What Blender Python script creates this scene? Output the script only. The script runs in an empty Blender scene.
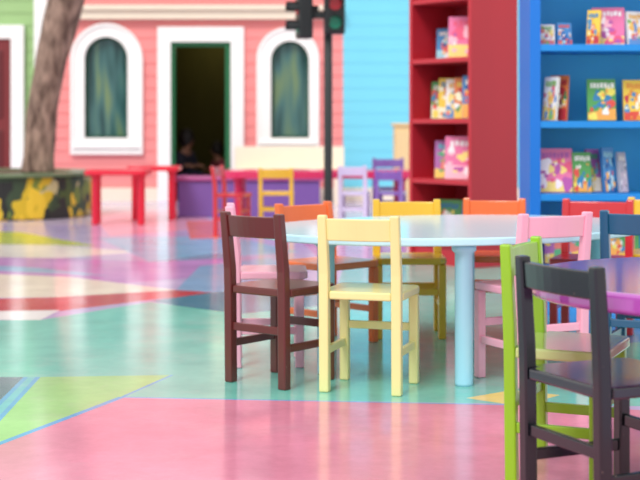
import bpy, bmesh, math, random
from mathutils import Vector, Matrix, noise
random.seed(4)
C = bpy.context.scene.collection
F = 1422.0; H = 0.91; HZ = 125.0

def lin(c):
    r = []
    for v in c:
        v /= 255.0
        r.append(v/12.92 if v <= 0.04045 else ((v+0.055)/1.055)**2.4)
    return (r[0], r[1], r[2], 1.0)

# ------------------------------------------------------------ materials
def base_mat(name):
    m = bpy.data.materials.new(name); m.use_nodes = True
    return m, m.node_tree.nodes, m.node_tree.links, m.node_tree.nodes['Principled BSDF']

_mc = {}
def paint(name, rgb, rough=0.35, var=0.08, wear=0.0, scale=9.0, coat=0.0, metal=0.0, grain=True):
    if name in _mc: return _mc[name]
    m, n, l, p = base_mat(name)
    tc = n.new('ShaderNodeTexCoord')
    mp = n.new('ShaderNodeMapping'); l.new(tc.outputs['Object'], mp.inputs[0])
    if grain: mp.inputs['Scale'].default_value = (1, 1, 0.25)
    nz = n.new('ShaderNodeTexNoise'); nz.inputs['Scale'].default_value = scale; nz.inputs['Detail'].default_value = 4
    l.new(mp.outputs[0], nz.inputs[0])
    mx = n.new('ShaderNodeMix'); mx.data_type = 'RGBA'
    c = lin(rgb)
    mx.inputs[6].default_value = (c[0]*(1-var), c[1]*(1-var), c[2]*(1-var), 1)
    mx.inputs[7].default_value = (min(1, c[0]*(1+var)), min(1, c[1]*(1+var)), min(1, c[2]*(1+var)), 1)
    l.new(nz.outputs[0], mx.inputs[0])
    out = mx.outputs[2]
    if wear > 0:
        n2 = n.new('ShaderNodeTexNoise'); n2.inputs['Scale'].default_value = 70; n2.inputs['Detail'].default_value = 6
        l.new(tc.outputs['Object'], n2.inputs[0])
        r = n.new('ShaderNodeValToRGB'); r.color_ramp.elements[0].position = 0.72-wear*0.1; r.color_ramp.elements[1].position = 0.78-wear*0.1
        l.new(n2.outputs[0], r.inputs[0])
        m2 = n.new('ShaderNodeMix'); m2.data_type = 'RGBA'
        l.new(r.outputs[0], m2.inputs[0]); l.new(out, m2.inputs[6]); m2.inputs[7].default_value = lin((150, 120, 110))
        out = m2.outputs[2]
    l.new(out, p.inputs['Base Color'])
    p.inputs['Roughness'].default_value = rough
    p.inputs['Metallic'].default_value = metal
    p.inputs['Coat Weight'].default_value = coat
    p.inputs['Coat Roughness'].default_value = .12
    bp = n.new('ShaderNodeBump'); bp.inputs['Strength'].default_value = 0.08; bp.inputs['Distance'].default_value = 0.002
    n3 = n.new('ShaderNodeTexNoise'); n3.inputs['Scale'].default_value = 60
    l.new(mp.outputs[0], n3.inputs[0]); l.new(n3.outputs[0], bp.inputs['Height']); l.new(bp.outputs[0], p.inputs['Normal'])
    _mc[name] = m
    return m

def blocks(name, palette, scale=14.0, rough=0.3, warp=0.0, stretch=(1,1,1)):
    m, n, l, p = base_mat(name)
    tc = n.new('ShaderNodeTexCoord')
    mp = n.new('ShaderNodeMapping'); mp.inputs['Scale'].default_value = stretch; l.new(tc.outputs['Object'], mp.inputs[0])
    v = n.new('ShaderNodeTexVoronoi'); v.inputs['Scale'].default_value = scale
    l.new(mp.outputs[0], v.inputs[0])
    if warp:
        nz = n.new('ShaderNodeTexNoise'); nz.inputs['Scale'].default_value = scale*0.5
        l.new(mp.outputs[0], nz.inputs[0])
        ad = n.new('ShaderNodeMixRGB'); ad.blend_type = 'ADD'; ad.inputs[0].default_value = warp
        l.new(mp.outputs[0], ad.inputs[1]); l.new(nz.outputs[1], ad.inputs[2]); l.new(ad.outputs[0], v.inputs[0])
    sp = n.new('ShaderNodeSeparateColor'); l.new(v.outputs['Color'], sp.inputs[0])
    r = n.new('ShaderNodeValToRGB'); r.color_ramp.interpolation = 'CONSTANT'
    while len(r.color_ramp.elements) < len(palette): r.color_ramp.elements.new(0.5)
    for i, c in enumerate(palette):
        r.color_ramp.elements[i].position = i/len(palette)
    for i, c in enumerate(palette):
        r.color_ramp.elements[i].color = lin(c)
    l.new(sp.outputs[0], r.inputs[0]); l.new(r.outputs[0], p.inputs['Base Color'])
    p.inputs['Roughness'].default_value = rough
    return m

# ------------------------------------------------------------ mesh helpers
def mk(name, verts, faces, mat, parent=None, bevel=0.0, smooth=False, seg=2):
    me = bpy.data.meshes.new(name)
    me.from_pydata([tuple(v) for v in verts], [], faces)
    bm = bmesh.new(); bm.from_mesh(me)
    bmesh.ops.recalc_face_normals(bm, faces=bm.faces); bm.to_mesh(me); bm.free()
    if smooth:
        for f in me.polygons: f.use_smooth = True
    ob = bpy.data.objects.new(name, me); C.objects.link(ob)
    if mat: me.materials.append(mat)
    if parent: ob.parent = parent
    if bevel > 0:
        b = ob.modifiers.new('bevel', 'BEVEL'); b.width = bevel; b.segments = seg; b.limit_method = 'ANGLE'; b.angle_limit = math.radians(35)
    return ob

def boxdata(x0, x1, y0, y1, z0, z1):
    v = [(x0,y0,z0),(x1,y0,z0),(x1,y1,z0),(x0,y1,z0),(x0,y0,z1),(x1,y0,z1),(x1,y1,z1),(x0,y1,z1)]
    f = [(0,3,2,1),(4,5,6,7),(0,1,5,4),(1,2,6,5),(2,3,7,6),(3,0,4,7)]
    return v, f
def box(name, x0, x1, y0, y1, z0, z1, mat, parent=None, bevel=0.0):
    v, f = boxdata(x0, x1, y0, y1, z0, z1)
    return mk(name, v, f, mat, parent, bevel)
def multi(parts):
    V, Fc = [], []
    for v, f in parts:
        o = len(V); V += list(v); Fc += [tuple(i+o for i in q) for q in f]
    return V, Fc
def prism(pts, z0, z1):
    n = len(pts)
    v = [(x, y, z0) for x, y in pts]+[(x, y, z1) for x, y in pts]
    f = [tuple(range(n))[::-1], tuple(range(n, 2*n))]+[(i, (i+1) % n, n+(i+1) % n, n+i) for i in range(n)]
    return v, f
def circ(cx, cy, r, n=32):
    return [(cx+r*math.cos(2*math.pi*i/n), cy+r*math.sin(2*math.pi*i/n)) for i in range(n)]
def lathe(profile, cx=0, cy=0, n=32):
    V = []; Fc = []
    for r, z in profile:
        for i in range(n):
            a = 2*math.pi*i/n; V.append((cx+r*math.cos(a), cy+r*math.sin(a), z))
    for k in range(len(profile)-1):
        for i in range(n):
            Fc.append((k*n+i, k*n+(i+1) % n, (k+1)*n+(i+1) % n, (k+1)*n+i))
    Fc.append(tuple(range(n))[::-1]); Fc.append(tuple(range((len(profile)-1)*n, len(profile)*n)))
    return V, Fc
def empty(name, loc=(0,0,0), rz=0.0, label=None, cat=None, group=None):
    e = bpy.data.objects.new(name, None); e.empty_display_size = 0.1
    e.location = loc; e.rotation_euler = (0, 0, rz); C.objects.link(e)
    tag(e, label, cat, group); return e
def tag(o, label=None, cat=None, group=None):
    if label: o['label'] = label
    if cat: o['category'] = cat
    if group: o['group'] = group
def struct(o, label, cat):
    o['kind'] = 'structure'; o['label'] = label; o['category'] = cat; return o

# ------------------------------------------------------------ floor
def G(px, py):
    d = H*F/(py-HZ)
    return ((px-320)*d/F, d)
LAV=(192,174,216); AQUA=(118,200,186); PINK=(220,138,164); BLUE=(88,164,218); GRN=(158,212,136)
polys = []
def fp(col, pts): polys.append((col, [G(*p) for p in pts]))
def fw(col, pts): polys.append((col, pts))
def line(a, b, w, col=BLUE):
    a = Vector(G(*a)); b = Vector(G(*b)); d = (b-a).normalized(); nn = Vector((-d.y, d.x))*w/2
    polys.append((col, [tuple(a+nn), tuple(b+nn), tuple(b-nn), tuple(a-nn)]))
fp((212,196,222), [(-200,205),(700,205),(800,225),(-300,225)])
fp((232,172,196), [(90,212),(200,210),(215,228),(110,236)])
fp((196,206,96), [(-60,230),(20,232),(98,246),(-60,243)])
fp((240,232,224), [(-80,243),(60,245),(140,252),(60,258),(-80,256)])
fp((134,190,222), [(98,238),(230,236),(300,252),(150,262)])
fp((120,160,190), [(150,262),(228,252),(236,266)])
fp((240,124,86), [(186,221),(222,220),(226,238),(190,239)])
fp((196,144,206), [(-80,256),(60,258),(150,262),(228,258),(230,274),(120,284),(-80,270)])
fp((150,186,220), [(-60,262),(40,268),(110,276),(-60,268)])
fp((240,228,210), [(-100,270),(70,277),(176,290),(60,297),(-100,299)])
fp((202,70,82), [(-120,302),(60,297),(176,290),(222,293),(150,300),(60,311),(-120,318)])
fp((242,238,238), [(-120,313),(60,310),(40,320),(-120,319)])
fp((140,178,216), [(176,290),(200,266),(270,258),(300,275),(222,293)])
fp((58,124,150), [(150,301),(215,292),(330,285),(330,312),(240,316)])
fp(AQUA, [(-400,322),(40,320),(150,302),(240,314),(330,305),(345,262),(640,250),(1100,300),(1400,420),(520,404),(125,397),(-200,520),(-400,400)])
fp((206,140,186), [(300,240),(420,236),(400,262),(330,270)])
fp((80,156,204), [(520,300),(700,280),(800,330),(600,345)])
fp((240,220,130), [(466,398),(512,390),(560,395),(520,406)])
fp((108,192,204), [(-500,377),(40,377),(-30,452),(-220,526),(-500,500)])
fp(GRN, [(38,377),(172,375),(122,397),(-35,456)])
fp((84,108,138), [(-500,377),(26,377),(-74,477),(-500,477)])
fp(PINK, [(-220,526),(122,398),(512,405),(900,420),(1200,600),(1400,3000),(-2000,3000),(-700,900)])
line((-220,527),(122,397),0.024)
line((122,397),(516,405),0.012)
line((172,375),(122,397),0.012)
line((38,377),(-35,456),0.018)
line((26,377),(-74,477),0.018)
fw((150,212,190), [(-7,6.2),(-2.6,5.2),(-2.4,3.0),(-7,2)])
fw((240,214,120), [(2.4,4.5),(5,4.2),(5,8),(2.2,7)])

bm = bmesh.new()
X0, X1, Y0, Y1 = -7, 5, -2, 17
vs = [bm.verts.new(p) for p in ((X0,Y0,0),(X1,Y0,0),(X1,Y1,0),(X0,Y1,0))]
bm.faces.new(vs)
for col, pts in polys:
    for i in range(len(pts)):
        a = Vector(pts[i]); b = Vector(pts[(i+1) % len(pts)])
        d = b-a
        if d.length < 1e-5: continue
        nn = Vector((-d.y, d.x, 0)).normalized()
        mnx, mxx = min(a.x,b.x)-.01, max(a.x,b.x)+.01; mny, mxy = min(a.y,b.y)-.01, max(a.y,b.y)+.01
        fs = [f for f in bm.faces if not (max(v.co.x for v in f.verts) < mnx or min(v.co.x for v in f.verts) > mxx or
              max(v.co.y for v in f.verts) < mny or min(v.co.y for v in f.verts) > mxy)]
        es = set(); vv = set()
        for f in fs:
            es.update(f.edges); vv.update(f.verts)
        bmesh.ops.bisect_plane(bm, geom=list(vv)+list(es)+fs, dist=1e-5, plane_co=(a.x, a.y, 0), plane_no=nn)
def inside(p, pts):
    c = False; j = len(pts)-1
    for i in range(len(pts)):
        xi, yi = pts[i]; xj, yj = pts[j]
        if (yi > p[1]) != (yj > p[1]) and p[0] < (xj-xi)*(p[1]-yi)/(yj-yi)+xi: c = not c
        j = i
    return c
me = bpy.data.meshes.new('floor')
cl = bm.loops.layers.float_color.new('paint')
for f in bm.faces:
    cc = f.calc_center_median(); col = LAV
    for k, pts in reversed(polys):
        if inside((cc.x, cc.y), pts): col = k; break
    for lp in f.loops: lp[cl] = lin(col)
    f.normal_update()
    if f.normal.z < 0: f.normal_flip()
bm.to_mesh(me); bm.free()
floor = bpy.data.objects.new('floor', me); C.objects.link(floor)
struct(floor, 'glossy floor painted in pastel geometric colour patches', 'floor')
m, n, l, p = base_mat('painted_floor')
at = n.new('ShaderNodeAttribute'); at.attribute_name = 'paint'
tc = n.new('ShaderNodeTexCoord')
nz = n.new('ShaderNodeTexNoise'); nz.inputs['Scale'].default_value = 2.6; nz.inputs['Detail'].default_value = 10; nz.inputs['Roughness'].default_value = 0.75
l.new(tc.outputs['Object'], nz.inputs[0])
mr = n.new('ShaderNodeMapRange'); mr.inputs[1].default_value = .3; mr.inputs[2].default_value = .7; mr.inputs[3].default_value = 0.82; mr.inputs[4].default_value = 1.14
l.new(nz.outputs[0], mr.inputs[0])
ml = n.new('ShaderNodeVectorMath'); ml.operation = 'SCALE'
l.new(at.outputs['Color'], ml.inputs[0]); l.new(mr.outputs[0], ml.inputs['Scale'])
# worn, dusty areas
nw = n.new('ShaderNodeTexNoise'); nw.inputs['Scale'].default_value = 1.1; nw.inputs['Detail'].default_value = 12; nw.inputs['Roughness'].default_value = .8
l.new(tc.outputs['Object'], nw.inputs[0])
mw = n.new('ShaderNodeMapRange'); mw.inputs[1].default_value = .5; mw.inputs[2].default_value = .72; mw.inputs[3].default_value = 0.0; mw.inputs[4].default_value = .3
l.new(nw.outputs[0], mw.inputs[0])
dm = n.new('ShaderNodeMix'); dm.data_type = 'RGBA'; l.new(mw.outputs[0], dm.inputs[0]); l.new(ml.outputs[0], dm.inputs[6]); dm.inputs[7].default_value = lin((200,180,190))
l.new(dm.outputs[2], p.inputs['Base Color'])
n2 = n.new('ShaderNodeTexNoise'); n2.inputs['Scale'].default_value = 4; n2.inputs['Detail'].default_value = 6
l.new(tc.outputs['Object'], n2.inputs[0])
m2 = n.new('ShaderNodeMapRange'); m2.inputs[3].default_value = 0.09; m2.inputs[4].default_value = 0.2
l.new(n2.outputs[0], m2.inputs[0]); l.new(m2.outputs[0], p.inputs['Roughness'])
p.inputs['IOR'].default_value = 1.52
me.materials.append(m)

# ------------------------------------------------------------ facade
WY = 17.0
salmon = paint('salmon_boards', (234,142,140), 0.6, 0.04, scale=2)
green_b = paint('green_boards', (152,188,126), 0.6, 0.04, scale=2)
turq = paint('turquoise_boards', (116,208,230), 0.6, 0.04, scale=2)
white = paint('white_trim', (246,245,242), 0.5, 0.02)
def boards(name, x0, x1, mat, hgt=3.3, step=0.15, lip=.010):
    prof = [(WY+0.14, 0)]
    z = 0
    while z < hgt-1e-6:
        prof.append((WY-lip, z)); prof.append((WY, z+step)); z += step
    prof.append((WY+0.14, z))
    nn = len(prof)
    v = [(x0, y, zz) for y, zz in prof]+[(x1, y, zz) for y, zz in prof]
    f = [tuple(range(nn)), tuple(range(nn, 2*nn))[::-1]]+[(i, (i+1) % nn, nn+(i+1) % nn, nn+i) for i in range(nn)]
    return mk(name, v, f, mat)
def arch(x0, x1, z0, zt, n=20):
    r = (x1-x0)/2; cx = (x0+x1)/2; cz = zt-r
    pts = [(x0, z0), (x0, cz)]
    pts += [(cx-r*math.cos(math.pi*i/n), cz+r*math.sin(math.pi*i/n)) for i in range(1, n)]
    pts += [(x1, cz), (x1, z0)]
    return pts
def xz_prism(pts, y0, y1):
    n_ = len(pts)
    v = [(x, y0, z) for x, z in pts]+[(x, y1, z) for x, z in pts]
    f = [tuple(range(n_)), tuple(range(n_, 2*n_))[::-1]]+[(i, (i+1) % n_, n_+(i+1) % n_, n_+i) for i in range(n_)]
    return v, f
def ring(outer, inner, y0, y1):
    n_ = len(outer); V = []
    for y in (y0, y1):
        V += [(x, y, z) for x, z in outer]; V += [(x, y, z) for x, z in inner]
    Fc = []
    for i in range(n_):
        j = (i+1) % n_
        Fc += [(i, j, n_+j, n_+i), (2*n_+i, 3*n_+i, 3*n_+j, 2*n_+j), (i, 2*n_+i, 2*n_+j, j), (n_+i, n_+j, 3*n_+j, 3*n_+i)]
    return V, Fc
def cut(ob, cutters):
    for v, f in cutters:
        c = mk('cutter_tmp', v, f, None)
        b = ob.modifiers.new('cut', 'BOOLEAN'); b.object = c; b.operation = 'DIFFERENCE'; b.solver = 'EXACT'
        dg = bpy.context.evaluated_depsgraph_get(); dg.update()
        nm = bpy.data.meshes.new_from_object(ob.evaluated_get(dg))
        ob.modifiers.clear(); ob.data = nm
        bpy.data.objects.remove(c)

wp = boards('wall_back', -3.30, 0.275, salmon)
W1i = (-2.81, -2.295, 0.755, 1.962); W1o = (-2.975, -2.115, 0.56, 2.125)
W2i = (-.586, -.13, 0.755, 1.914); W2o = (-.755, -.01, 0.60, 2.075)
cut(wp, [xz_prism(arch(*W1i), WY-.3, WY+.4), xz_prism(arch(*W2i), WY-.3, WY+.4), xz_prism([(-1.781,-.1),(-1.781,1.902),(-1.064,1.902),(-1.064,-.1)], WY-.3, WY+.4)])
struct(wp, 'salmon pink clapboard facade wall with arched openings', 'wall')
struct(boards('wall_back_green', -7, -3.30, green_b), 'green clapboard facade wall', 'wall')
struct(boards('wall_back_turquoise', 0.275, 5, turq, lip=.004), 'turquoise clapboard facade wall', 'wall')
m, n, l, p = base_mat('window_glass')
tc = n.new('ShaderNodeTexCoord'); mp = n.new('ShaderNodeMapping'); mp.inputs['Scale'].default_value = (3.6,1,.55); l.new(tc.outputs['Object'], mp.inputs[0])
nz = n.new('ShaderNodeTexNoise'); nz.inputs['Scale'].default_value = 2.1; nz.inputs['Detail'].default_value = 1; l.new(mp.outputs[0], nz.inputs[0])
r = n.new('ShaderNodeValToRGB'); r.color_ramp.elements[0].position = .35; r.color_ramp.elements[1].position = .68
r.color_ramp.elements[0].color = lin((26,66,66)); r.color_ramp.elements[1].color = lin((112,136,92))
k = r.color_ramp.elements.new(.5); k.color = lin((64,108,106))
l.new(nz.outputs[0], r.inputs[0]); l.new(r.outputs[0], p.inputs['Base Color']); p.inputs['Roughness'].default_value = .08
gl = m
dkg = paint('dark_green_frame', (24,80,60), 0.4)
def window(nm, wi, wo):
    v, f = ring(arch(*wo), arch(*wi), WY-0.045, WY+0.05)
    o = struct(mk(nm, v, f, white), 'white arched window surround with dark green sash', 'window')
    x0, x1, z0, zt = wi
    t = 0.03
    v, f = ring(arch(x0+.002, x1-.002, z0+.002, zt-.002), arch(x0+t, x1-t, z0+t, zt-t), WY+0.02, WY+0.06)
    mk('sash', v, f, dkg, o)
    v, f = xz_prism(arch(x0+.01, x1-.01, z0+.01, zt-.01), WY+.062, WY+.07)
    mk('glass_pane', v, f, gl, o)
    g = .035
    v, f = ring(arch(wo[0], wo[1], wo[2], wo[3]), arch(wo[0]+g, wo[1]-g, wo[2]+g, wo[3]-g), WY-.065, WY-.045)
    mk('moulding', v, f, white, o)
    v, f = boxdata(wo[0]+g, wo[1]-g, WY-.085, WY-.045, wo[2]+.08, wo[2]+.11)
    mk('sill', v, f, white, o)
window('window_1', W1i, W1o); window('window_2', W2i, W2o)
def doorframe(nm, xo0, xo1, zo, xi0, xi1, zi, mat, y0, y1, lab):
    v, f = multi([boxdata(xo0, xi0, y0, y1, 0, zi), boxdata(xi1, xo1, y0, y1, 0, zi), boxdata(xo0, xo1, y0, y1, zi, zo)])
    return struct(mk(nm, v, f, mat), lab, 'door frame')
doorframe('trim_1', -1.937, -.9085, 2.08, -1.781, -1.064, 1.902, white, WY-.06, WY+.0, 'white wooden door surround')
d1 = doorframe('door_1', -1.781, -1.064, 1.902, -1.735, -1.130, 1.85, paint('green_door_frame', (20,104,62), .4), WY-.02, WY+.12, 'dark green doorway frame standing open')
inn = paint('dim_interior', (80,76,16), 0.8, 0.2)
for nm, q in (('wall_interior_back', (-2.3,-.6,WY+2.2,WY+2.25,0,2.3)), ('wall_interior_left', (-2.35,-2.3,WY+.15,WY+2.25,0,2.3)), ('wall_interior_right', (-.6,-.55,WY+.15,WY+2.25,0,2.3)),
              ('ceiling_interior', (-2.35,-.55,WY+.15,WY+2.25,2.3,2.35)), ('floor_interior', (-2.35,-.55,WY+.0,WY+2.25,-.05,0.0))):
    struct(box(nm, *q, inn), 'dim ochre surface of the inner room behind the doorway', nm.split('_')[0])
dred = paint('dark_red_door', (120,36,40), 0.5)
doorframe('trim_2', -4.65, -3.53, 2.1, -4.5, -3.68, 1.94, white, WY-.08, WY-.02, 'white wooden door surround')
o = struct(box('door_2', -4.5, -3.68, WY-.05, WY-.02, 0, 1.94, dred), 'dark red panelled door in the green facade', 'door')
v, f = boxdata(-4.4,-3.78,WY-.07,WY-.05,.2,.85); mk('door_panel', v, f, paint('dark_red_panel', (98,28,34), 0.5), o, bevel=.01)
v, f = boxdata(-4.4,-3.78,WY-.07,WY-.05,1.0,1.8); mk('door_panel', v, f, paint('dark_red_panel', (98,28,34), 0.5), o, bevel=.01)
struct(box('trim_3', -3.40, -3.25, WY-.1, WY-.02, 0, 3.3, white), 'white corner pilaster between facades', 'trim')
crm = paint('cream_trim', (240,228,206), 0.5, 0.03)
v, f = multi([boxdata(-3.24,.275,WY-.10,WY-.02,2.17,2.28), boxdata(-3.24,.275,WY-.15,WY-.02,2.28,2.33)])
struct(mk('trim_4', v, f, crm, bevel=.006), 'cream cornice moulding', 'trim')
struct(box('baseboard_back', -7, -1.94, WY-.05, WY-.018, 0, .16, crm), 'cream baseboard', 'baseboard')
struct(box('baseboard_back_door', -.905, 5, WY-.05, WY-.018, 0, .16, crm), 'cream baseboard', 'baseboard')

# ------------------------------------------------------------ chairs
def chair(bl, br, mat, label, target, depth=0.25, h=0.605, seat=0.345, rear=True, rail=0.075, group='small wooden chairs', t=0.034, smat=None, lean=0.026):
    bl = Vector(bl); br = Vector(br); tg = Vector(target)
    mid = (bl+br)/2; dx = (br-bl); w = dx.length; dx.normalize()
    fwd = Vector((-dx.y, dx.x))
    if fwd.dot(tg-mid) < 0: dx = -dx; fwd = -fwd
    rz = math.atan2(dx.y, dx.x)
    e = empty('childrens_chair', (mid.x, mid.y, 0), rz, label, 'chair', group)
    hw = w/2; ht = t/2
    for s in (-1, 1):
        cs = [(0, 0.004, 1.0), (seat-.01, 0, 1.0), (seat+.06, -.002, 1.0), (h, -lean, .9)]
        V = []
        for z, yo, k in cs:
            a = ht*k
            V += [(s*hw-a, yo-a, z), (s*hw+a, yo-a, z), (s*hw+a, yo+a, z), (s*hw-a, yo+a, z)]
        Fc = [(3,2,1,0)]
        for k in range(len(cs)-1):
            for i in range(4):
                j = (i+1) % 4; Fc.append((k*4+i, k*4+j, k*4+4+j, k*4+4+i))
        b = (len(cs)-1)*4; Fc.append((b, b+1, b+2, b+3))
        mk('leg', V, Fc, mat, e, bevel=0.005)
        v, f = boxdata(s*hw-ht*.95, s*hw+ht*.95, depth-ht, depth+ht*.9, 0, seat-.0295)
        mk('leg', v, f, mat, e, bevel=0.005)
    a = hw-ht-.001; o = hw+ht+.002; y1 = depth+ht+.012
    pts = [(-a,-ht*.6),(a,-ht*.6),(a,ht+.001),(o,ht+.001),(o,y1-.03),(o-.009,y1-.009),(o-.03,y1),(-o+.03,y1),(-o+.009,y1-.009),(-o,y1-.03),(-o,ht+.001),(-a,ht+.001)]
    v, f = prism(pts, seat-.028, seat)
    mk('seat', v, f, smat or mat, e, bevel=0.006, seg=3)
    zt = h-.012; zb = zt-rail; nseg = 8; V = []
    for i in range(nseg+1):
        u = i/nseg; x = -hw+ht*.85+(2*hw-2*ht*.85)*u
        bow = -0.012*math.sin(math.pi*u)
        for z in (zb, zt):
            ly = -lean*(z-seat-.06)/(h-seat-.06)
            V += [(x, ly+bow-.009, z), (x, ly+bow+.009, z)]
    Fc = [(0,1,3,2)]
    for i in range(nseg):
        q = i*4
        Fc += [(q, q+4, q+5, q+1), (q+2, q+3, q+7, q+6), (q, q+2, q+6, q+4), (q+1, q+5, q+7, q+3)]
    q = nseg*4; Fc.append((q, q+2, q+3, q+1))
    mk('backrest', V, Fc, mat, e, bevel=0.004)
    for s in (-1, 1):
        v, f = boxdata(s*hw-.008, s*hw+.008, ht-.002, depth-ht+.002, .125, .152)
        mk('stretcher', v, f, mat, e, bevel=.003)
    if rear:
        v, f = boxdata(-hw+ht-.002, hw-ht+.002, -.006, .010, .185, .213)
        mk('stretcher', v, f, mat, e, bevel=.003)
    v, f = boxdata(-hw+ht-.002, hw-ht+.002, depth-.008, depth+.008, .185, .213)
    mk('stretcher', v, f, mat, e, bevel=.003)
    return e
def wood(nm, rgb, wear=0.0, rough=.28, coat=.35): return paint(nm, rgb, rough, .08, wear, coat=coat)
brown = wood('brown_paint', (98,36,34), .1); cream = wood('cream_paint', (238,228,158), .0)
pinkp = wood('pink_paint', (248,176,200)); orange = wood('orange_paint', (232,106,42)); yellow = wood('yellow_paint', (230,184,44))
red = wood('red_paint', (200,34,46)); teal = wood('petrol_paint', (20,88,124)); black = wood('black_paint', (12,16,24), .1, .25, .4)
lime = wood('lime_paint', (142,194,28), coat=.3); purple = wood('purple_paint', (140,100,184)); lilac = wood('lilac_paint', (214,202,230))
limeseat = wood('lime_seat_glare', (190,210,130), 0, .14, .8)  # lime paint made paler on the seat, glare put into the colour
blackseat = wood('black_seat_paint', (26,28,38), .1, .16, .7)
violet = wood('violet_paint', (132,96,176))
TC = (.52, 5.54)
A = 'around the light blue table'
chair((-.318,5.04),(-.125,4.885), brown, 'dark brown wooden chair beside the cream chair', TC, group=A)
chair((.0155,4.85),(.258,4.775), cream, 'cream yellow wooden chair pulled up to the light blue table', TC, rear=False, group=A)
chair((-.325,5.57),(-.315,5.33), pinkp, 'pale pink wooden chair beside the dark brown chair', TC, depth=.24, seat=.36, group=A)
chair((-.155,5.95),(.05,6.15), orange, 'orange wooden chair tucked at the end of the light blue table', TC, h=.58, group=A)
chair((.25,6.3),(.52,6.3), yellow, 'golden yellow wooden chair facing across the light blue table', TC, h=.58, group=A)
chair((.66,6.42),(.905,6.37), orange, 'orange wooden chair at the light blue table near red bookcase', TC, h=.58, group=A)
chair((1.08,6.26),(1.34,6.16), red, 'red wooden chair at the light blue table near blue bookcase', TC, h=.585, group=A)
chair((.688,4.91),(.93,5.03), pinkp, 'pale pink wooden chair drawn up beside the light blue table leg', TC, group=A)
chair((1.03,5.12),(1.29,5.0), teal, 'petrol blue wooden chair beside the pink chair', (1.4,6), group=A)
chair((1.42,6.5),(1.68,6.4), yellow, 'golden yellow wooden chair in front of the blue bookcase', (1.5,5.5), h=.58, group=A)
B = 'around the purple table'
PC = (1.045, 3.49)
chair((.486,3.33),(.608,3.065), black, 'black painted wooden chair at the purple table', PC, depth=.27, h=.605, rail=.062, group=B, t=.032, smat=blackseat, lean=.014)
chair((.487,3.635),(.604,3.90), lime, 'lime green wooden chair tucked in at the purple table', PC, depth=.22, group=B, smat=limeseat, t=.031, lean=.012)

# ------------------------------------------------------------ tables
def table(name, c, a, b, rot, z, th, legs, mat, label, rr=.032, legmat=None, n=72, square=False, bev=.006):
    e = empty(name, (c[0], c[1], 0), rot, label, 'table')
    pts = []
    for i in range(n):
        t = 2*math.pi*i/n; cs, sn = math.cos(t), math.sin(t)
        if square: k = (abs(cs)**10+abs(sn)**10)**(-1/10.0)
        else: k = 1
        pts.append((a*cs*k, b*sn*k))
    v, f = prism(pts, z-th, z)
    mk('tabletop', v, f, mat, e, bevel=bev, seg=4)
    cr, sr = math.cos(-rot), math.sin(-rot)
    for lx, ly in legs:
        dx, dy = lx-c[0], ly-c[1]
        x, y = dx*cr-dy*sr, dx*sr+dy*cr
        v, f = lathe([(rr*.96,0),(rr,.01),(rr,z-th-.03),(rr*1.35,z-th-.02),(rr*1.35,z-th-.001)], x, y, 28)
        o = mk('leg', v, f, legmat or mat, e, smooth=True)
        o.data.polygons[-1].use_smooth = False
    return e
ltb = paint('light_blue_gloss', (192,236,250), .16, .03)
ltb2 = paint('light_blue_leg', (170,224,248), .2, .03)
table('round_table', TC, .80, .60, math.atan2(.5,.87), .52, .028, [(.503,4.97),(.022,5.205),(.62,6.0),(1.12,5.72)], ltb, 'large light blue glossy table with round legs', legmat=ltb2)
pur = paint('purple_gloss', (176,86,180), .1, .06, coat=1.0)
table('round_table', PC, .53, .53, 0, .54, .048, [(.97,3.15),(.97,3.93),(1.35,3.3),(1.3,3.83)], pur, 'round glossy purple childrens table', bev=.012, n=96)
redt = paint('red_table_paint', (220,32,58), .3)
table('rectangular_table', (-1.856,13.1), .29, .22, 0, .5, .045, [(-2.05,12.97),(-1.63,12.97),(-2.07,13.24),(-1.66,13.24)], redt, 'small bright red wooden table beside the planter', rr=.032, square=True)
table('rectangular_table', (-1.60,13.75), .25, .18, 0, .515, .045, [(-1.78,13.66),(-1.43,13.66),(-1.78,13.86),(-1.43,13.86)], redt, 'small bright red wooden table in front of the doorway', rr=.028, square=True)
crim = paint('crimson_gloss', (210,46,98), .2)
table('rectangular_table', (0.0,12.5), .84, .33, 0, .515, .065, [(-.7,12.3),(.7,12.3),(-.7,12.7),(.7,12.7)], crim, 'long crimson pink table near the traffic light', rr=.04, square=True)
D = 'around the crimson table'
chair((-.86,11.68),(-.80,11.93), red, 'small red wooden chair beside the crimson table', (0,12), depth=.21, h=.57, group=D)
chair((-.50,11.95),(-.24,11.95), yellow, 'small yellow wooden chair drawn up to the crimson table', (-.3,12.5), depth=.22, h=.55, group=D)
chair((.17,11.98),(.38,11.95), lilac, 'small lilac white wooden chair at the crimson table', (.2,12.5), depth=.22, h=.57, group=D)
chair((.48,12.02),(.68,11.98), violet, 'small purple wooden chair at the crimson table', (.5,12.5), depth=.22, h=.53, group=D)
chair((.5,13.15),(.76,13.15), violet, 'small purple wooden chair at the crimson table', (.6,12.5), depth=.22, group=D)
e = empty('low_bench', (-.78,14.2,0), 0, 'long low purple bench in front of the facade', 'bench')
bpur = paint('bench_purple', (118,84,158), .4)
box('bench_base', -.62, .78, -.18, .18, 0, .36, bpur, e, .01)
box('bench_top', -.65, .81, -.21, .21, .36, .40, paint('magenta_top', (170,80,140), .3), e, .01)
e = empty('garden_bench', (-.37,16.3,0), 0, 'cream wooden bench with a back against the pink wall', 'bench')
box('seat', -.62, .65, -.2, .2, .36, .40, crm, e, .008)
box('backrest', -.62, .65, .2, .24, .36, .66, crm, e, .008)
for x in (-.56, .56):
    for y in (-.16, .17): box('leg', x-.03, x+.03, y-.03, y+.03, 0, .36, crm, e, .004)
e = empty('pedestal_cabinet', (.86,15,0), 0, 'small beige wooden pedestal cabinet', 'cabinet')
bg = paint('beige_wood', (226,198,146), .5)
box('body', -.08, .08, -.15, .15, 0, .90, bg, e, .008)
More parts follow.
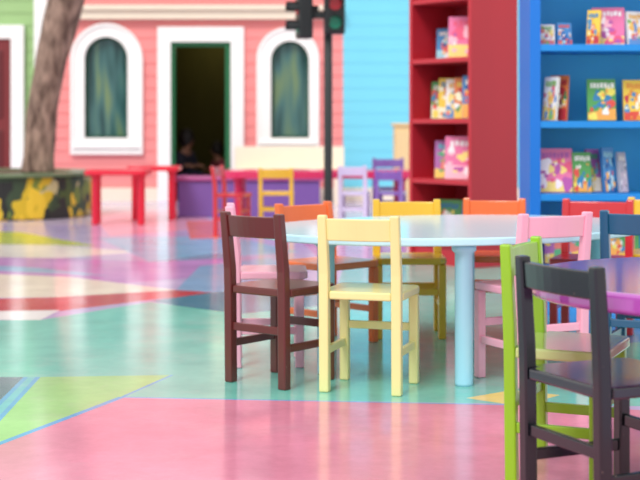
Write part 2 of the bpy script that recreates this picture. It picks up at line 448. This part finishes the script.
box('top', -.1, .1, -.17, .17, .90, .93, bg, e, .005)
box('door', -.07, .07, -.165, -.151, .1, .85, bg, e, .004)

# ------------------------------------------------------------ planter and tree
mural = blocks('mural', [(206,176,36),(30,34,26),(110,130,50),(50,70,44),(226,192,50),(30,32,28),(190,180,130),(70,90,40),(40,40,34)], 5.5, .5, warp=.9, stretch=(1,1,.75))
e = empty('tree_planter', (-3.3,14.4,0), 0, 'round planter bench painted with a yellow and black mural', 'planter')
v, f = lathe([(.98,0),(1.0,.02),(1.0,.40),(.98,.41)], n=64)
mk('planter_wall', v, f, mural, e, smooth=False)
def annulus(r0, r1, z0, z1, n=64):
    V = []; Fc = []
    for r, z in ((r0,z0),(r1,z0),(r1,z1),(r0,z1)):
        for i in range(n):
            a = 2*math.pi*i/n; V.append((r*math.cos(a), r*math.sin(a), z))
    for k in range(4):
        kk = (k+1) % 4
        for i in range(n):
            j = (i+1) % n; Fc.append((k*n+i, k*n+j, kk*n+j, kk*n+i))
    return V, Fc
v, f = annulus(.78, 1.04, .411, .445); mk('seat_ring', v, f, paint('olive_green', (104,122,88), .35), e)
v, f = lathe([(.775,.412),(.775,.43),(.4,.44),(.05,.445)], n=48); mk('soil', v, f, paint('soil_brown', (88,66,48), .95, .4, scale=30), e)
def tube(path, n=24, seed=0, amp=.02):
    V = []; Fc = []
    for k, (x, y, z, r) in enumerate(path):
        for i in range(n):
            a = 2*math.pi*i/n
            q = noise.noise(Vector((math.cos(a)*1.6, math.sin(a)*1.6, z*1.5+seed)))
            q2 = noise.noise(Vector((math.cos(a)*6, math.sin(a)*6, z*3+seed)))
            rr = r+amp*q*(r/.15)+amp*.6*q2
            V.append((x+rr*math.cos(a), y+rr*math.sin(a), z))
    for k in range(len(path)-1):
        for i in range(n):
            j = (i+1) % n; Fc.append((k*n+i, k*n+j, (k+1)*n+j, (k+1)*n+i))
    Fc += [tuple(range(n))[::-1], tuple(range((len(path)-1)*n, len(path)*n))]
    return V, Fc
def interp(keys, m=8):
    out = []
    for a, b in zip(keys[:-1], keys[1:]):
        for i in range(m):
            t = i/m; out.append(tuple(a[q]+(b[q]-a[q])*t for q in range(4)))
    out.append(keys[-1]); return out
m, n, l, p = base_mat('bark')
tc = n.new('ShaderNodeTexCoord'); mp = n.new('ShaderNodeMapping'); mp.inputs['Scale'].default_value = (9,9,3.0); l.new(tc.outputs['Object'], mp.inputs[0])
nz = n.new('ShaderNodeTexNoise'); nz.inputs['Scale'].default_value = 1.5; nz.inputs['Detail'].default_value = 8; l.new(mp.outputs[0], nz.inputs[0])
r = n.new('ShaderNodeValToRGB'); r.color_ramp.elements[0].position = .36; r.color_ramp.elements[1].position = .62
r.color_ramp.elements[0].color = lin((86,66,56)); r.color_ramp.elements[1].color = lin((158,132,116))
l.new(nz.outputs[0], r.inputs[0]); l.new(r.outputs[0], p.inputs['Base Color']); p.inputs['Roughness'].default_value = .9
bp = n.new('ShaderNodeBump'); bp.inputs['Strength'].default_value = .9; bp.inputs['Distance'].default_value = .03
l.new(nz.outputs[0], bp.inputs['Height']); l.new(bp.outputs[0], p.inputs['Normal'])
bark = m
te = empty('tree', (-2.79,14.1,.446), 0, 'bare leaning tree trunk growing from the mural planter', 'tree')
v, f = tube(interp([(0,0,0,.172),(.01,0,.15,.155),(.04,0,.6,.15),(.12,0,1.1,.155),(.27,0,1.7,.17),(.42,0,2.3,.15),(.5,0,2.7,.13)]))
mk('trunk', v, f, bark, te, smooth=True)
v, f = tube(interp([(.45,0,2.45,.09),(.75,.1,2.95,.07),(1.1,.2,3.5,.05)]), 16, 3); mk('branch', v, f, bark, te, smooth=True)
v, f = tube(interp([(.42,0,2.4,.1),(.35,-.1,3.0,.075),(.15,-.2,3.7,.045)]), 16, 7); mk('branch', v, f, bark, te, smooth=True)

# ------------------------------------------------------------ traffic light
blk = paint('black_metal', (24,30,32), .4, grain=False)
tl = empty('traffic_light', (.068,11.9,0), 0, 'black pole traffic light with two signal heads', 'traffic light')
v, f = lathe([(.07,0),(.07,.03),(.045,.04),(.036,.07),(.036,2.35),(.02,2.37)], n=24); mk('pole', v, f, blk, tl, smooth=True)
def lampmat(nm, rgb, s):
    m, n, l, p = base_mat(nm); p.inputs['Base Color'].default_value = lin(rgb); p.inputs['Roughness'].default_value = .2
    p.inputs['Emission Color'].default_value = lin(rgb); p.inputs['Emission Strength'].default_value = s
    return m
reds = lampmat('red_lens', (190,40,50), .5); ambs = lampmat('upper_red_lens', (170,40,50), .3); grns = lampmat('green_lens', (20,130,100), .2)
def head(cx, cy, ang, zb):
    h = empty('signal_head', (cx, cy, zb), ang); h.parent = tl
    box('housing', -.085, .085, -.06, .06, 0, .50, blk, h, .015)
    for k, mt in enumerate((grns, ambs, reds)):
        z = .095+k*.155
        pts = circ(0, z, .052, 24)
        vv = [(x, -.068, zz) for x, zz in pts]+[(x, -.058, zz) for x, zz in pts]
        ff = [tuple(range(24)), tuple(range(24, 48))[::-1]]+[(i, (i+1) % 24, 24+(i+1) % 24, 24+i) for i in range(24)]
        mk('lamp', vv, ff, mt, h)
        V = []; Fc = []
        m_ = 14
        for y, r_ in ((-.06,.062),(-.15,.060)):
            for i in range(m_+1):
                a = math.pi*(-.1+1.2*i/m_)
                V.append((r_*math.cos(a), y, z+r_*math.sin(a)))
        for i in range(m_): Fc.append((i, i+1, m_+2+i, m_+1+i))
        o = mk('visor', V, Fc, blk, h); s = o.modifiers.new('s', 'SOLIDIFY'); s.thickness = .004
    box('bracket', -.02, .02, .055, .12, .22, .28, blk, h)
head(.05, -.12, 0.1, 1.66)
head(-.20, -.02, -1.35, 1.63)
box('crossarm', -.19, .0, -.025, .015, 1.80, 1.86, blk, tl)
box('crossarm', -.19, .0, -.025, .015, 2.0, 2.04, blk, tl)

# ------------------------------------------------------------ bookcases
def bookcase(loc, rz, w, d, hgt, shelves, t, st, mat, inner, shelfmat, label):
    e = empty('bookcase', (loc[0], loc[1], 0), rz, label, 'bookcase')
    box('side_panel', 0, st, 0, d, 0, hgt, mat, e, .003)
    box('side_panel', w-st, w, 0, d, 0, hgt, mat, e, .003)
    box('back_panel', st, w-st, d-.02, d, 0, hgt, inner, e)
    box('top_panel', st, w-st, 0, d-.02, hgt-.03, hgt, mat, e)
    box('plinth', st, w-st, .02, .04, 0, shelves[0]-t, mat, e)
    for z in shelves: box('shelf', st, w-st, .004, d-.02, z-t, z, shelfmat, e, .002)
    return e
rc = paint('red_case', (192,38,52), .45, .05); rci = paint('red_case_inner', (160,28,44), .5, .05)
RC = bookcase((.5955,9.514), math.radians(-55), .628, .40, 2.1, (.15,.555,.95,1.345,1.74), .03, .03, rc, rci, rc, 'tall red wooden bookcase with picture books')
bc = paint('blue_case', (0,112,210), .5, .04); bci = paint('blue_case_inner', (60,190,242), .55, .05); bcs = paint('blue_shelf', (20,136,220), .45, .05)
BC = bookcase((1.078,7.3), 0, 1.25, .40, 2.1, (.18,.555,.93,1.325,1.72), .035, .055, bc, bci, bcs, 'wide blue wooden bookcase with picture books')
sets = [
 ('pink illustrated', (236,120,168), [(250,236,240),(250,220,130),(190,90,170),(252,190,206),(236,90,130)]),
 ('blue illustrated', (70,140,200), [(244,244,240),(246,180,90),(30,90,160),(160,216,232),(230,100,90)]),
 ('green illustrated', (84,160,86), [(240,224,100),(224,80,70),(240,240,230),(50,130,176),(244,170,80)]),
 ('white illustrated', (245,240,236), [(246,190,100),(224,110,124),(130,184,104),(246,226,140),(100,150,204)]),
 ('yellow illustrated', (244,204,76), [(224,76,60),(250,242,214),(236,150,60),(70,140,184),(196,54,70)]),
 ('violet illustrated', (180,106,174), [(100,186,204),(232,126,116),(248,232,206),(90,174,124),(246,210,104)]),
 ('plain grey', (170,170,184), [(214,210,220),(130,140,166),(190,174,190),(230,225,220),(120,120,138)]),
 ('orange illustrated', (232,128,66), [(250,240,206),(196,54,60),(70,146,94),(246,210,90),(240,240,240)])]
bmats = [[paint('cover_%s' % s[0].split()[-2], s[1], .3, .04) if s[0].split()[-1] == 'illustrated' else paint('cover_grey', s[1], .3, .04)]+[paint('ink_%d_%d' % (i, k), c, .3, .02) for k, c in enumerate(s[2])] for i, s in enumerate(sets)]
pages = paint('page_block', (245,240,225), .8)
rb = random.Random(11)
def book(case, x, y, z, w, h, t, mi, yaw=0, tilt=8, where='red bookcase', grp='picture books in the red bookcase'):
    v, f = multi([boxdata(-w/2, w/2, -t, -t+.003, 0, h), boxdata(-w/2, w/2, -.003, 0, 0, h), boxdata(-w/2, -w/2+.003, -t+.003, -.003, 0, h)])
    o = mk('picture_book', v, f, bmats[mi][0])
    mt = Matrix.Translation(case.location) @ Matrix.Rotation(case.rotation_euler[2], 4, 'Z') @ Matrix.Translation((x, y, z+.001)) @ Matrix.Rotation(math.radians(yaw), 4, 'Z') @ Matrix.Rotation(math.radians(-tilt), 4, 'X')
    o.matrix_world = mt
    tag(o, sets[mi][0]+' picture book standing in the '+where, 'book', grp)
    v, f = boxdata(-w/2+.0035, w/2-.004, -t+.0035, -.0035, .003, h-.003)
    mk('pages', v, f, pages, o)
    V = []; Fc = []; mids = []
    def shape(pts, lv, mid):
        yy = -t-.0004-.0001*lv; b = len(V)
        for px_, pz in pts: V.append((max(-w/2+.002, min(w/2-.002, px_)), yy, max(.002, min(h-.002, pz))))
        Fc.append(tuple(range(b, b+len(pts)))); mids.append(mid)
    def blob(cx, cz, rx, rz_, lv, mid):
        ph = rb.uniform(0, 6); shape([(cx+rx*(1+.18*math.sin(3*a+ph))*math.cos(a), cz+rz_*(1+.18*math.sin(3*a+ph))*math.sin(a)) for a in [2*math.pi*i/18 for i in range(18)]], lv, mid)
    shape([(-w/2, 0), (w/2, 0), (w/2, h*rb.uniform(.22,.34)), (-w/2, h*rb.uniform(.18,.4))], 0, rb.randrange(5))
    for k in range(20):
        s_ = 1.0 if k < 4 else (.6 if k < 10 else .32)
        blob(rb.uniform(-.42,.42)*w, rb.uniform(.06,.74)*h, s_*rb.uniform(.12,.22)*w, s_*rb.uniform(.09,.19)*h, k+1, rb.randrange(5))
    zt = h*.84; hh = h*.06; c = rb.randrange(5); xx = -.38*w
    while xx < .34*w:
        bw = rb.uniform(.06,.12)*w; dz = rb.uniform(-.015,.015)*h
        shape([(xx, zt-hh+dz), (xx+bw, zt-hh+dz), (xx+bw, zt+hh+dz), (xx, zt+hh+dz)], 24, c); xx += bw+.03*w
    me = bpy.data.meshes.new('cover_art'); me.from_pydata(V, [], Fc)
    for mm in bmats[mi][1:]: me.materials.append(mm)
    for pg, mid in zip(me.polygons, mids): pg.material_index = mid
    a = bpy.data.objects.new('cover_art', me); C.objects.link(a); a.parent = o
R = dict(where='red bookcase', grp='picture books in the red bookcase')
K = dict(where='blue bookcase', grp='picture books in the blue bookcase')
book(RC,.14,.22,1.345,.15,.21,.02,1,yaw=40,**R); book(RC,.25,.22,1.345,.14,.22,.015,3,yaw=40,**R); book(RC,.44,.14,1.345,.26,.27,.02,0,yaw=40,**R)
for x, y, w_, h_, mi in ((.12,.19,.15,.25,2),(.215,.18,.16,.27,4),(.31,.17,.17,.26,3),(.405,.16,.17,.27,7),(.505,.15,.18,.28,1)):
    book(RC,x,y,.95,w_,h_,.015,mi,yaw=42,**R)
book(RC,.43,.14,.555,.29,.28,.02,0,yaw=42,**R); book(RC,.22,.17,.555,.20,.25,.02,5,yaw=42,**R)
book(RC,.17,.20,.15,.2,.26,.02,2,yaw=15,**R); book(RC,.43,.20,.15,.2,.26,.02,1,yaw=15,**R)
for (x,y,z,w,h,t,mi,yaw) in [
 (.115,.18,1.325,.08,.11,.02,3,0),(.205,.18,1.325,.08,.12,.02,1,12),(.435,.17,1.325,.17,.20,.02,0,-8),(.345,.09,1.325,.07,.18,.02,4,-30),(.58,.18,1.325,.10,.18,.02,3,20),
 (.125,.12,.93,.08,.23,.02,3,-40),(.18,.20,.93,.10,.24,.02,7,-30),(.40,.17,.93,.15,.22,.02,2,0),(.59,.17,.93,.15,.215,.02,4,0),(.77,.18,.93,.14,.22,.02,0,0),
 (.155,.16,.555,.18,.23,.02,0,0),(.295,.16,.555,.10,.21,.02,2,8),(.37,.23,.555,.08,.225,.02,5,20),(.44,.18,.555,.07,.235,.02,1,22),(.51,.17,.555,.05,.21,.02,6,25),
 (.80,.18,.555,.16,.2,.02,4,0),(.8,.18,1.325,.16,.2,.02,5,0),(1.02,.18,.93,.16,.2,.02,1,0),
 (.2,.18,.18,.2,.24,.02,5,0),(.5,.18,.18,.2,.24,.02,2,0)]:
    book(BC,x,y,z,w,h,t,mi,yaw,**K)

# ------------------------------------------------------------ seated children
skin = paint('skin', (170,120,96), .6, grain=False); hair = paint('dark_hair', (34,26,24), .6)
def skinned(name, nodes, edges, mat, parent, root=0):
    me = bpy.data.meshes.new(name); me.from_pydata([q[0] for q in nodes], edges, [])
    o = bpy.data.objects.new(name, me); C.objects.link(o)
    if parent: o.parent = parent
    me.materials.append(mat)
    s = o.modifiers.new('skin', 'SKIN'); s.use_smooth_shade = True
    for i, q in enumerate(nodes): me.skin_vertices[0].data[i].radius = (q[1], q[1])
    me.skin_vertices[0].data[root].use_root = True
    ss = o.modifiers.new('sub', 'SUBSURF'); ss.levels = 2; ss.render_levels = 2
    return o
def child(loc, rz, top, pants, label, sc=1.0):
    S = .25
    nodes = [((0,0,S+.06),.085),((0,-.01,S+.2),.08),((0,-.04,S+.33),.085),((0,-.06,S+.39),.035),((0,-.09,S+.435),.06),((0,-.10,S+.51),.082),((0,-.095,S+.58),.055)]
    ed = [(0,1),(1,2),(2,3),(3,4),(4,5),(5,6)]
    def add(p_, r_, par):
        nodes.append((p_, r_)); ed.append((par, len(nodes)-1)); return len(nodes)-1
    for s in (-1, 1):
        a = add((s*.11,-.04,S+.32),.042,2); b = add((s*.15,-.07,S+.18),.034,a); c = add((s*.10,-.19,S+.17),.026,b); d_ = add((s*.085,-.24,S+.17),.024,c)
        for q in range(4): k = add((s*(.068+.013*q),-.275+abs(q-1.4)*.006,S+.165),.008,d_); add((s*(.066+.013*q),-.30+abs(q-1.4)*.008,S+.15),.007,k)
        add((s*.055,-.255,S+.175),.009,d_)
        a = add((s*.065,-.03,S+.05),.062,0); b = add((s*.09,-.25,S+.045),.05,a); c = add((s*.085,-.27,.08),.034,b); add((s*.09,-.34,.03),.028,c)
    body = skinned('person', nodes, ed, skin, None)
    body.location = loc; body.rotation_euler = (0,0,rz); body.scale = (sc, sc, sc); tag(body, label, 'person')
    tn = [((0,0,S+.07),.095),((0,-.01,S+.2),.092),((0,-.04,S+.34),.09)]; te_ = [(0,1),(1,2)]
    for s in (-1, 1):
        i = len(tn); tn += [((s*.11,-.04,S+.325),.054),((s*.15,-.07,S+.18),.045),((s*.11,-.16,S+.17),.038)]; te_ += [(2,i),(i,i+1),(i+1,i+2)]
    skinned('shirt', tn, te_, top, body)
    tn = [((0,0,S+.06),.092)]; te_ = []
    for s in (-1, 1):
        i = len(tn); tn += [((s*.065,-.03,S+.055),.072),((s*.09,-.25,S+.05),.06),((s*.085,-.27,.12),.046)]; te_ += [(0,i),(i,i+1),(i+1,i+2)]
    skinned('trousers', tn, te_, pants, body)
    V, Fc = lathe([(.04,S+.41),(.08,S+.44),(.1,S+.48),(.102,S+.54),(.085,S+.61),(.04,S+.65),(.005,S+.66)], 0, -.065, 24)
    mk('hair', V, Fc, hair, body, smooth=True)
    for s in (-1, 1):
        V, Fc = lathe([(.002,S+.50),(.009,S+.506),(.009,S+.512),(.002,S+.518)], s*.03, -.18, 10); mk('eye', V, Fc, blk, body, smooth=True)
    V, Fc = lathe([(.012,S+.47),(.008,S+.485),(.003,S+.505)], 0, -.185, 10); mk('nose', V, Fc, skin, body, smooth=True)
    box('mouth', -.018, .018, -.172, -.162, S+.448, S+.455, paint('lips', (150,80,80), .5), body)
def stool(loc, mat, lab, zz=.215):
    e = empty('stool', (loc[0], loc[1], 0), 0, lab, 'stool')
    v, f = prism(circ(0,0,.12,32), zz-.025, zz); mk('seat', v, f, mat, e, .005)
    for a in (45,135,225,315):
        x, y = .08*math.cos(math.radians(a)), .08*math.sin(math.radians(a)); v, f = lathe([(.014,0),(.017,zz-.025)], x, y, 12); mk('leg', v, f, mat, e)
stool((-1.72,17.85), brown, 'small brown stool under a seated child', .205); stool((-1.28,18.3), red, 'small red stool under a seated child', .165)
child((-1.72,17.85,0), 0.9, paint('dark_jacket', (46,44,60), .8), paint('navy_trousers', (30,34,60), .8), 'seated child in a dark jacket inside the doorway', .96)
child((-1.28,18.3,0), -0.9, paint('rose_shirt', (150,60,74), .8), paint('grey_trousers', (60,60,70), .8), 'seated child in a rose shirt inside the doorway', .78)

# ------------------------------------------------------------ light, world, camera
w = bpy.data.worlds.new('world'); bpy.context.scene.world = w; w.use_nodes = True
bgn = w.node_tree.nodes['Background']; bgn.inputs[0].default_value = (1.0, .985, .975, 1); bgn.inputs[1].default_value = 1.05
sl = bpy.data.lights.new('sun', 'SUN'); sl.energy = 2.2; sl.angle = math.radians(20); sl.color = (1, .97, .93)
so = bpy.data.objects.new('sun', sl); so.rotation_euler = (math.radians(38), math.radians(-22), 0); C.objects.link(so)
pl = bpy.data.lights.new('interior_fill', 'POINT'); pl.energy = 5; pl.color = (1, .92, .6); pl.shadow_soft_size = .15  # added fill to lift the dark inner room, stands for no fixture
po = bpy.data.objects.new('interior_fill', pl); po.location = (-1.3, 18.6, 2.1); C.objects.link(po)
cam = bpy.data.cameras.new('camera'); cam.sensor_width = 36; cam.lens = F*36/640; cam.shift_y = -115/640.0
cam.dof.use_dof = True; cam.dof.focus_distance = 4.2; cam.dof.aperture_fstop = 3.8
co = bpy.data.objects.new('camera', cam); co.location = (0, 0, H); co.rotation_euler = (math.pi/2, 0, 0); C.objects.link(co)
bpy.context.scene.camera = co
bpy.context.scene.view_settings.view_transform = 'Standard'
